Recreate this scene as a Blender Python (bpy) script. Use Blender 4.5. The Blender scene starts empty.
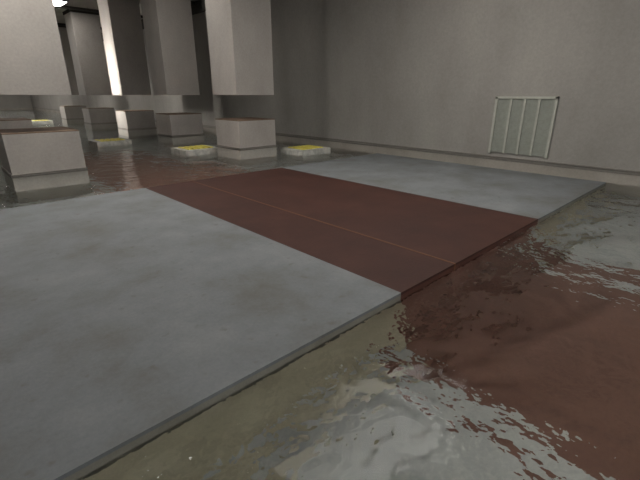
import bpy, bmesh, math, random
from mathutils import Vector, Matrix

random.seed(7)
scene = bpy.context.scene
COL = scene.collection

# ---------------------------------------------------------------- camera
EYE = 1.63
cd = bpy.data.cameras.new('camera')
cam = bpy.data.objects.new('camera', cd)
COL.objects.link(cam)
cd.sensor_width = 36.0
cd.lens = 36.0 * 399.0 / 640.0
cd.clip_end = 300
cam.location = (0, 0, EYE)
cam.rotation_euler = (math.radians(90 - 19.972), 0, math.radians(-43.439))
scene.camera = cam

# ---------------------------------------------------------------- world, exposure
world = bpy.data.worlds.new('world')
scene.world = world
world.use_nodes = True
world.node_tree.nodes['Background'].inputs[0].default_value = (0.9, 0.95, 1.0, 1)
world.node_tree.nodes['Background'].inputs[1].default_value = 0.5
vs = scene.view_settings
vs.view_transform = 'Standard'
vs.look = 'None'
vs.exposure = 0.0
vs.gamma = 1.0
vs.use_curve_mapping = False

# emission strength of the ceiling lamps: (x, y, length along X, width along Y, strength)
LAMPS = [
    (5.4, 4.0, 3.6, 1.8, 11.0),
    (1.0, 8.5, 1.6, 1.0, 44.0),
    (2.5, -2.2, 6.0, 2.4, 4.0),  # added unseen fill, lights the front faces from behind the camera
    (5.2, 22.6, 0.9, 1.2, 15.0),
    (7.4, 31.9, 0.9, 1.8, 12.0),  # added, hidden behind a pillar, to brighten the far right wall
    (8.6, 46.0, 1.8, 3.6, 12.0),  # added out of sight, more light for the far wall
    (3.9, 30.2, 1.8, 1.8, 50.0),  # added and hidden; brightens the left side of the farthest stub
    (2.0, 53.0, 3.6, 1.8, 26.0),  # added out of frame to lift the dark far end
    (4.4, 11.6, 1.8, 1.8, 8.0),  # added above the view to brighten the water and pillar behind the walkway
]

# ---------------------------------------------------------------- helpers
def lin(c):
    r = []
    for v in c:
        v = v / 255.0
        r.append(v / 12.92 if v <= 0.04045 else ((v + 0.055) / 1.055) ** 2.4)
    return (*r, 1.0)

def new_mat(name):
    m = bpy.data.materials.new(name)
    m.use_nodes = True
    nt = m.node_tree
    bs = nt.nodes['Principled BSDF']
    return m, nt, bs

def noise(nt, vec, scale, detail=4.0, rough=0.6):
    n = nt.nodes.new('ShaderNodeTexNoise')
    n.inputs['Scale'].default_value = scale
    n.inputs['Detail'].default_value = detail
    n.inputs['Roughness'].default_value = rough
    nt.links.new(vec, n.inputs['Vector'])
    return n.outputs['Fac']

def mapping(nt, scale):
    g = nt.nodes.new('ShaderNodeNewGeometry')
    mp = nt.nodes.new('ShaderNodeMapping')
    mp.inputs['Scale'].default_value = scale
    nt.links.new(g.outputs['Position'], mp.inputs['Vector'])
    return mp.outputs['Vector']

def ramp(nt, fac, stops):
    r = nt.nodes.new('ShaderNodeValToRGB')
    els = r.color_ramp.elements
    while len(els) < len(stops):
        els.new(0.5)
    for e, (p, c) in zip(els, stops):
        e.position = p
        e.color = c
    nt.links.new(fac, r.inputs['Fac'])
    return r.outputs['Color']

def mix(nt, fac, a, b, mode='MIX'):
    m = nt.nodes.new('ShaderNodeMix')
    m.data_type = 'RGBA'
    m.blend_type = mode
    if isinstance(fac, (int, float)):
        m.inputs[0].default_value = fac
    else:
        nt.links.new(fac, m.inputs[0])
    for s, i in ((a, 6), (b, 7)):
        if isinstance(s, tuple):
            m.inputs[i].default_value = s
        else:
            nt.links.new(s, m.inputs[i])
    return m.outputs[2]

def concrete(name, base, dark, light, scale=1.0, stretch=(1, 1, 1), speckle=None, rough=0.85, bump=0.15):
    m, nt, bs = new_mat(name)
    v = mapping(nt, stretch)
    big = noise(nt, v, 0.9 * scale, 5, 0.62)
    col = ramp(nt, big, [(0.30, lin(dark)), (0.52, lin(base)), (0.75, lin(light))])
    fine = noise(nt, mapping(nt, (1, 1, 1)), 22 * scale, 4, 0.7)
    g = ramp(nt, fine, [(0.25, (0.90, 0.90, 0.90, 1)), (0.75, (1.09, 1.09, 1.09, 1))])
    col = mix(nt, 1.0, col, g, 'MULTIPLY')
    if speckle:
        sp = noise(nt, mapping(nt, (1, 1, 1)), 5.5 * scale, 3, 0.55)
        f = ramp(nt, sp, [(0.62, (0, 0, 0, 1)), (0.72, (0.55, 0.55, 0.55, 1))])
        col = mix(nt, f, col, lin(speckle))
    nt.links.new(col, bs.inputs['Base Color'])
    bs.inputs['Roughness'].default_value = rough
    bs.inputs['Specular IOR Level'].default_value = 0.25
    if bump:
        b = nt.nodes.new('ShaderNodeBump')
        b.inputs['Strength'].default_value = bump
        b.inputs['Distance'].default_value = 0.01
        nt.links.new(fine, b.inputs['Height'])
        nt.links.new(b.outputs['Normal'], bs.inputs['Normal'])
    return m

def plain(name, c, rough=0.6, metal=0.0, var=0.12, scale=14):
    m, nt, bs = new_mat(name)
    n = noise(nt, mapping(nt, (1, 1, 1)), scale, 3)
    g = ramp(nt, n, [(0.3, (1 - var, 1 - var, 1 - var, 1)), (0.7, (1 + var, 1 + var, 1 + var, 1))])
    nt.links.new(mix(nt, 1.0, lin(c), g, 'MULTIPLY'), bs.inputs['Base Color'])
    bs.inputs['Roughness'].default_value = rough
    bs.inputs['Metallic'].default_value = metal
    bs.inputs['Specular IOR Level'].default_value = 0.3
    return m

def box(bm, x0, x1, y0, y1, z0, z1):
    vs_ = [bm.verts.new((x, y, z)) for z in (z0, z1) for y in (y0, y1) for x in (x0, x1)]
    for f in ((0, 2, 3, 1), (4, 5, 7, 6), (0, 1, 5, 4), (2, 6, 7, 3), (0, 4, 6, 2), (1, 3, 7, 5)):
        bm.faces.new([vs_[i] for i in f])

def link(name, bm, mat, parent=None, loc=(0, 0, 0), bevel=0.0):
    if bevel:
        bmesh.ops.bevel(bm, geom=list(bm.edges), offset=bevel, segments=2, affect='EDGES', profile=0.7)
    bmesh.ops.recalc_face_normals(bm, faces=list(bm.faces))
    me = bpy.data.meshes.new(name)
    bm.to_mesh(me)
    bm.free()
    me.materials.append(mat)
    o = bpy.data.objects.new(name, me)
    COL.objects.link(o)
    o.location = loc
    if parent:
        o.parent = parent
    return o

def boxes(name, rects, mat, parent=None, loc=(0, 0, 0), bevel=0.0):
    bm = bmesh.new()
    for r in rects:
        box(bm, *r)
    return link(name, bm, mat, parent, loc, bevel)

def tag(o, label, cat, group=None, kind=None):
    o['label'] = label
    o['category'] = cat
    if group:
        o['group'] = group
    if kind:
        o['kind'] = kind
    return o

def empty(name, loc, rz=0.0):
    o = bpy.data.objects.new(name, None)
    COL.objects.link(o)
    o.location = loc
    o.rotation_euler = (0, 0, rz)
    return o

def struct(o, label=None):
    o['kind'] = 'structure'
    return o

def copy_tree(o, parent=None):
    c = o.copy()
    COL.objects.link(c)
    if parent:
        c.parent = parent
    for ch in list(o.children):
        copy_tree(ch, c)
    return c

# ---------------------------------------------------------------- materials
M_wall = concrete('wall_concrete', (151, 147, 141), (142, 138, 132), (159, 155, 148), 0.8, (1, 1, 0.55), rough=0.9)
M_pillar = concrete('pillar_concrete', (172, 166, 159), (161, 155, 148), (182, 175, 167), 1.0, (1, 1, 0.6), rough=0.9)
M_plinth = concrete('plinth_concrete', (170, 166, 157), (158, 154, 145), (180, 175, 165), 1.0, rough=0.8)
M_base = concrete('baseboard_concrete', (158, 152, 143), (146, 140, 131), (168, 161, 151), 1.0, rough=0.8)
M_slab = concrete('slab_concrete', (109, 112, 113), (97, 97, 93), (122, 124, 124), 1.5, speckle=(92, 89, 82), rough=0.75)
M_side = concrete('slab_side_concrete', (206, 198, 172), (186, 178, 154), (218, 210, 186), 2.5, rough=0.8)  # same slab concrete, paler and yellower: underwater light put into the colour
M_lip = concrete('brown_edge_lightened', (84, 53, 44), (74, 46, 38), (94, 60, 50), 3.0, rough=0.75)  # same brown paint, lightened so the walkway's side does not look dark
M_edge = concrete('slab_edge_concrete', (124, 121, 110), (112, 109, 98), (134, 131, 120), 3.0, rough=0.8)
M_floor = concrete('pool_floor_concrete', (192, 193, 189), (170, 173, 173), (206, 206, 200), 1.2, rough=0.8)
M_brown = concrete('brown_paint', (61, 36, 29), (54, 32, 26), (69, 42, 34), 1.4, speckle=(56, 33, 27), rough=0.7)
M_sunk = concrete('brown_paint_lit', (126, 94, 82), (114, 85, 75), (136, 102, 88), 1.4, rough=0.7)  # brown paint lightened: brightness of the sunken strip put into the colour
M_brown_lit = concrete('brown_paint_lit_more', (158, 120, 106), (138, 104, 92), (172, 136, 122), 2.0, rough=0.8)  # same brown lighter still, standing in for light missing under water
M_ceil = concrete('ceiling_concrete', (172, 166, 157), (150, 144, 136), (186, 179, 170), 1.0, (1.0, 0.4, 1), rough=0.9)
M_dark = plain('dark_timber', (66, 62, 57), 0.85)
M_band = plain('dark_band', (126, 121, 114), 0.8)
M_rust = plain('rusty_brown_top', (112, 92, 76), 0.85, var=0.2, scale=8)
M_line = plain('ochre_line', (92, 60, 38), 0.7)
M_frame = plain('grille_frame', (172, 172, 161), 0.55, var=0.06)
M_slat = plain('grille_slat', (158, 161, 151), 0.6, var=0.08)
M_back = plain('grille_back', (140, 143, 134), 0.8)
M_yellow = plain('yellow_grating', (228, 216, 104), 0.55, var=0.15)
M_block = concrete('block_concrete', (200, 199, 190), (160, 161, 153), (220, 218, 208), 6.0, rough=0.8)
M_pit = plain('grating_pit', (92, 92, 74), 0.9)
M_housing = plain('lamp_housing', (190, 190, 186), 0.5)

def lamp_mat(name, strength):
    m = bpy.data.materials.new(name)
    m.use_nodes = True
    nt = m.node_tree
    nt.nodes.clear()
    e = nt.nodes.new('ShaderNodeEmission')
    e.inputs['Color'].default_value = (1.0, 0.965, 0.92, 1)
    e.inputs['Strength'].default_value = strength
    o = nt.nodes.new('ShaderNodeOutputMaterial')
    nt.links.new(e.outputs[0], o.inputs['Surface'])
    return m

def water_mat():
    m = bpy.data.materials.new('flood_water')
    m.use_nodes = True
    nt = m.node_tree
    nt.nodes.clear()
    out = nt.nodes.new('ShaderNodeOutputMaterial')
    v = mapping(nt, (1.0, 1.0, 1.0))
    n1 = noise(nt, v, 2.3, 4.0, 0.48)
    n2 = noise(nt, v, 7.0, 4.0, 0.60)
    add = nt.nodes.new('ShaderNodeMath')
    add.operation = 'MULTIPLY_ADD'
    nt.links.new(n2, add.inputs[0])
    add.inputs[1].default_value = 0.045
    nt.links.new(n1, add.inputs[2])
    b = nt.nodes.new('ShaderNodeBump')
    b.inputs['Strength'].default_value = 1.0
    b.inputs['Distance'].default_value = 0.62
    nt.links.new(add.outputs[0], b.inputs['Height'])
    rf = nt.nodes.new('ShaderNodeBsdfRefraction')
    rf.inputs['Color'].default_value = (0.97, 0.985, 0.98, 1)
    rf.inputs['Roughness'].default_value = 0.0
    rf.inputs['IOR'].default_value = 1.33
    gl = nt.nodes.new('ShaderNodeBsdfGlossy')
    gl.inputs['Roughness'].default_value = 0.02
    gl.inputs['Color'].default_value = (0.9, 0.92, 0.92, 1)
    fr = nt.nodes.new('ShaderNodeFresnel')
    fr.inputs['IOR'].default_value = 1.16
    mx = nt.nodes.new('ShaderNodeMixShader')
    b2 = nt.nodes.new('ShaderNodeBump')
    b2.inputs['Strength'].default_value = 1.0
    b2.inputs['Distance'].default_value = 0.045
    nt.links.new(add.outputs[0], b2.inputs['Height'])
    nt.links.new(b.outputs['Normal'], rf.inputs['Normal'])
    for s in (gl, fr):
        nt.links.new(b2.outputs['Normal'], s.inputs['Normal'])
    nt.links.new(fr.outputs[0], mx.inputs[0])
    nt.links.new(rf.outputs[0], mx.inputs[1])
    nt.links.new(gl.outputs[0], mx.inputs[2])
    nt.links.new(mx.outputs[0], out.inputs['Surface'])
    return m
M_water = water_mat()

# ---------------------------------------------------------------- the setting
WZ = -0.07            # water level
FZ = -1.22            # flooded floor
CZ = 5.50             # ceiling
X0, X1, Y0, Y1 = -9.0, 9.92, -5.0, 62.0
T = 0.3
struct(boxes('floor', [(X0 - T, X1 + T, Y0 - T, Y1 + T, FZ - T, FZ)], M_floor))
struct(boxes('ceiling', [(X0 - T, X1 + T, Y0 - T, Y1 + T, CZ, CZ + T)], M_ceil))
struct(boxes('wall_right', [(X1, X1 + T, Y0, Y1, FZ, CZ)], M_wall))
struct(boxes('wall_left', [(X0 - T, X0, Y0, Y1, FZ, CZ)], M_wall))
struct(boxes('wall_far', [(X0, X1, Y1, Y1 + T, FZ, CZ)], M_wall))
struct(boxes('wall_near', [(X0, X1, Y0 - T, Y0, FZ, 0.4)], M_wall))
struct(boxes('baseboard_right', [(X1 - 0.02, X1 + 0.01, Y0, Y1, FZ, 0.13)], M_base))
struct(boxes('baseboard_far', [(X0, X1 - 0.02, Y1 - 0.02, Y1 + 0.01, FZ, 0.13)], M_base))
# double dark moulding line over the pale baseboard
struct(boxes('trim_1', [(X1 - 0.03, X1 + 0.01, Y0, Y1, 0.135, 0.165),
                        (X1 - 0.03, X1 + 0.01, Y0, Y1, 0.20, 0.225)], M_band))
# dark cornice and the dark ceiling joists over the pillar rows
struct(boxes('trim_2', [(X1 - 0.12, X1 + 0.01, Y0, Y1, 5.05, CZ + 0.01)], M_dark))
for i, y in enumerate((14.35, 18.6, 23.5, 29.1)):
    struct(boxes('trim_%d' % (i + 3), [(X0, X1 - 0.12, y - 0.22, y, CZ - 0.10, CZ + 0.01)], M_dark))

# ---------------------------------------------------------------- the raised slabs
PY0, PY1 = 1.785, 7.57
SX0, SX1, SX2, SX3 = -4.5, 2.67, 5.90, 9.52

def slab(name, x0, x1, mtop, mside, label, cat):
    root = empty(name, ((x0 + x1) / 2, (PY0 + PY1) / 2, FZ))
    hx, hy = (x1 - x0) / 2, (PY1 - PY0) / 2
    boxes('core', [(-hx, hx, -hy, hy, 0, -FZ - 0.10)], mside, root)
    boxes('edge', [(-hx, hx, -hy, hy, -FZ - 0.10, -FZ - 0.025)], M_lip if mtop is M_brown else M_edge, root)
    boxes('top', [(-hx, hx, -hy, hy, -FZ - 0.025, -FZ)], mtop, root)
    return tag(root, label, cat), root, hx, hy

slab('concrete_slab', SX0, SX1, M_slab, M_side,
     'large blue-grey concrete slab filling the lower left, left of the brown strip', 'slab')
slab('concrete_slab', SX2, SX3, M_slab, M_side,
     'pale grey concrete slab between the brown strip and the right wall', 'slab')
_, br, hx, hy = slab('brown_walkway', SX1, SX2, M_brown, M_brown_lit,
                     'dark red-brown walkway strip between the two grey slabs, thin ochre line along it', 'walkway')
lx = 3.60 - (SX1 + SX2) / 2
ln = boxes('line', [(lx - 0.014, lx + 0.014, -hy - 0.003, hy + 0.003, -FZ - 0.12, -FZ + 0.003)], M_line, br)
ln['label'] = 'thin ochre line'

# the same brown strip carries on over the sunken floor
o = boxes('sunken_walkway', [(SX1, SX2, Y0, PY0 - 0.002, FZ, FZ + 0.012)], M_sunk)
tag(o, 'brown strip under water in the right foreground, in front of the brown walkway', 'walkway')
o = boxes('sunken_walkway', [(SX1, SX2, PY1 + 0.002, 11.25, FZ, FZ + 0.012), (SX1 - 0.4, 5.25, 11.25, 15.45, FZ, FZ + 0.012)], M_brown_lit)
tag(o, 'brown strip seen through the water behind the walkway, towards the pillars', 'walkway')

# ---------------------------------------------------------------- pillars
W = 1.23
def make_stub():
    root = empty('pillar_stub', (0, 0, FZ))
    z = -FZ
    e = 0.012
    boxes('plinth', [(-e, W + e, -e, W + e, 0, z + 0.185)], M_plinth, root, bevel=0.006)
    boxes('band', [(-2 * e, W + 2 * e, -2 * e, W + 2 * e, z + 0.185, z + 0.205)], M_band, root)
    boxes('band', [(-2 * e, W + 2 * e, -2 * e, W + 2 * e, z + 0.225, z + 0.245)], M_band, root)
    boxes('shaft', [(0, W, 0, W, z + 0.18, z + 0.962)], M_pillar, root, bevel=0.006)
    boxes('cap', [(0, W, 0, W, z + 0.962, z + 0.985)], M_rust, root, bevel=0.004)['label'] = 'rusty brown top'
    return root

def make_hanging():
    root = empty('hanging_pillar', (0, 0, EYE))
    boxes('shaft', [(0, W, 0, W, 0.0, CZ - EYE - 0.14)], M_pillar, root, bevel=0.006)
    boxes('capital', [(-0.03, W + 0.03, -0.03, W + 0.03, CZ - EYE - 0.14, CZ - EYE)], M_dark, root)['label'] = 'dark capital at the ceiling'
    return root

PIL = [
    (0.91, 9.18, 'nearest pillar stub on the left, pale front and black-shadowed left side, rising from the water',
     'nearest hanging pillar in the upper left corner, broad pale face, dropping from the ceiling'),
    (0.94, 14.20, 'pillar stub at the left edge, half hidden behind the nearest stub',
     'hanging pillar out of sight behind the nearest upper left pillar'),
    (6.10, 9.64, 'pale brown-topped pillar stub just behind the brown walkway',
     'pale hanging pillar with a lit corner edge, nearest to the right wall'),
    (6.33, 14.45, 'grey pillar stub left of and behind the pale brown-topped stub',
     'broad dark grey hanging pillar second from the right wall'),
    (6.27, 18.76, 'dark pillar stub with a bright left side, third in the row back from the walkway',
     'dark hanging pillar whose left side is lit glaring white'),
    (6.20, 23.85, 'mid grey pillar stub, fourth in the row back from the walkway',
     'mid grey hanging pillar left of the one with the glaring white side'),
    (6.33, 29.50, 'farthest pillar stub, a narrow dark front with a bright left side',
     'farthest hanging pillar, a narrow dark strip beside the nearest upper left pillar'),
]
s0, h0 = make_stub(), make_hanging()
for i, (x, y, ls, lh) in enumerate(PIL):
    for proto, lab, cat, grp in ((s0, ls, 'pillar stub', 'pillar stubs standing in the water'),
                                 (h0, lh, 'hanging pillar', 'pillars hanging from the ceiling')):
        if i == 1 and proto is h0:
            continue
        o = proto if i == 0 else copy_tree(proto)
        o.location.x, o.location.y = x, y
        tag(o, lab, cat, grp)

# ---------------------------------------------------------------- low blocks with yellow gratings
def make_block():
    root = empty('grated_block', (0, 0, FZ))
    z = -FZ
    L, D = 1.15, 1.05
    t = 0.17
    boxes('block', [(0, L, 0, D, 0, z + 0.05)], M_block, root, bevel=0.008)
    boxes('rim', [(0, L, 0, t, z + 0.05, z + 0.09), (0, L, D - t, D, z + 0.05, z + 0.09),
                  (0, t, t, D - t, z + 0.05, z + 0.09), (L - t, L, t, D - t, z + 0.05, z + 0.09)], M_block, root)
    bars = []
    for k in range(5):
        c = t + 0.045 + (L - 2 * t - 0.09) * k / 4
        bars.append((c - 0.045, c + 0.045, t, D - t, z + 0.05, z + 0.118))
    for k in range(3):
        c = t + 0.03 + (D - 2 * t - 0.06) * k / 2
        bars.append((t, L - t, c - 0.03, c + 0.03, z + 0.05, z + 0.085))
    boxes('pit', [(t, L - t, t, D - t, z + 0.05, z + 0.056)], M_pit, root)
    boxes('grating', bars, M_yellow, root)['label'] = 'yellow grating'
    return root

b0 = make_block()
BL = [
    (7.79, 8.96, 0, 'low concrete block with yellow grating nearest the right wall, beside the grey slab'),
    (5.31, 11.31, 0, 'low concrete block with yellow grating between the two nearest stubs of the right row'),
    (4.10, 15.52, 0, 'low concrete block with yellow grating left of the dark bright-sided stub'),
    (4.75, 31.20, 0, 'far pale block just showing over the top of the nearest left stub'),
]
for i, (x, y, rz, lab) in enumerate(BL):
    o = b0 if i == 0 else copy_tree(b0)
    o.location.x, o.location.y = x, y
    o.rotation_euler.z = rz
    tag(o, lab, 'grated block', 'low blocks with yellow gratings in the water')

# ---------------------------------------------------------------- water, open where solids stand in it
E_ = 0.014
solid = [(SX0, SX3, PY0, PY1)]
solid += [(x - E_, x + W + E_, y - E_, y + W + E_) for x, y, _, _ in PIL]
solid += [(x, x + 1.15, y, y + 1.05) for x, y, _, _ in BL]
xs = sorted({X0 + 0.02, X1 - 0.02} | {r[0] for r in solid} | {r[1] for r in solid})
ys = sorted({Y0 + 0.02, Y1 - 0.02} | {r[2] for r in solid} | {r[3] for r in solid})
bm = bmesh.new()
grid = {}
def gv(i, j):
    if (i, j) not in grid:
        grid[(i, j)] = bm.verts.new((xs[i], ys[j], WZ))
    return grid[(i, j)]
for i in range(len(xs) - 1):
    for j in range(len(ys) - 1):
        cx, cy = (xs[i] + xs[i + 1]) / 2, (ys[j] + ys[j + 1]) / 2
        if not any(r[0] < cx < r[1] and r[2] < cy < r[3] for r in solid):
            bm.faces.new((gv(i, j), gv(i + 1, j), gv(i + 1, j + 1), gv(i, j + 1)))
w = link('flood_water', bm, M_water)
for p in w.data.polygons:
    if p.normal.z < 0:
        p.flip()
tag(w, 'clear rippled flood water covering the sunken floor around the slabs', 'water', kind='stuff')

# ---------------------------------------------------------------- wall grille
gy0, gy1, gz0, gz1 = 3.05, 4.40, 0.30, 1.60
g = empty('wall_grille', (X1, (gy0 + gy1) / 2, gz0))
tag(g, 'pale green-grey metal grille of four tall panels on the right wall', 'grille')
hw, hh = (gy1 - gy0) / 2, gz1 - gz0
boxes('frame', [(-0.06, 0.0, -hw, -hw + 0.06, 0, hh), (-0.06, 0.0, hw - 0.06, hw, 0, hh),
                (-0.06, 0.0, -hw, hw, hh - 0.055, hh)], M_frame, g, bevel=0.004)
pw = (2 * hw - 0.12) / 4
for k in range(4):
    y = -hw + 0.06 + pw * k
    rects = [(-0.018, -0.008, y, y + pw, 0.02, hh - 0.05)]
    for j in range(34):
        zz = 0.03 + (hh - 0.09) * j / 34
        rects.append((-0.032, -0.016, y, y + pw, zz, zz + 0.017))
    boxes('louvre_panel', rects, M_slat, g)
    if k:
        boxes('mullion', [(-0.055, 0.0, y - 0.027, y + 0.027, 0.02, hh - 0.05)], M_frame, g, bevel=0.003)

# ---------------------------------------------------------------- ceiling lights
for i, (x, y, l, wd, s) in enumerate(LAMPS):
    r = empty('ceiling_light', (x, y, CZ))
    tag(r, ['ceiling light panel high over the brown walkway',
            'ceiling light panel high over the left slab',
            'added unseen fill light panel over the water in front of the slabs',
            'glaring white ceiling light at the top left beside the nearest pillar',
            'added unseen light panel close to the long right wall, far back',
            'added unseen light panel close to the long right wall, farthest of all',
            'added unseen light panel over the water beside the farthest pillar stub',
            'added unseen light panel in front of the far end wall',
            'added unseen light panel over the water between the walkway and the low grated blocks'][i], 'ceiling light', 'ceiling light panels')
    boxes('housing', [(-l / 2 - .05, l / 2 + .05, -wd / 2 - .05, wd / 2 + .05, -0.06, 0)], M_housing, r)
    boxes('diffuser', [(-l / 2, l / 2, -wd / 2, wd / 2, -0.08, -0.06)], lamp_mat('lamp_glow', s), r)

# ---------------------------------------------------------------- added unseen flood lamp, hooded and shaped to whiten one pillar side
FX, FY, FH = 3.9, 19.4, 2.3
r = empty('added_floodlight', (FX, FY, FH))
tag(r, 'added unseen flood lamp hanging low over the water, shaped to light the glaring white pillar side', 'added_floodlight')
h, hz = 0.10, 0.30
boxes('housing', [(-0.12, -0.06, -h, h, -hz, hz), (-0.12, 0.10, -h - 0.02, h + 0.02, hz, hz + 0.02),
                  (-0.12, 0.10, -h - 0.02, h + 0.02, -hz - 0.02, -hz)], M_dark, r)
for q in (-1, 1):
    boxes('barn_door', [(-0.12, 0.42 if q < 0 else 0.17, min(q * h, q * (h + 0.02)), max(q * h, q * (h + 0.02)), -hz, hz)], M_dark, r)
boxes('lamp_panel', [(-0.06, -0.03, -h, h, -hz, hz)], lamp_mat('flood_glow', 760.0), r)
boxes('hanger', [(-0.02, 0.01, -0.015, 0.015, hz + 0.02, CZ - FH)], M_dark, r)
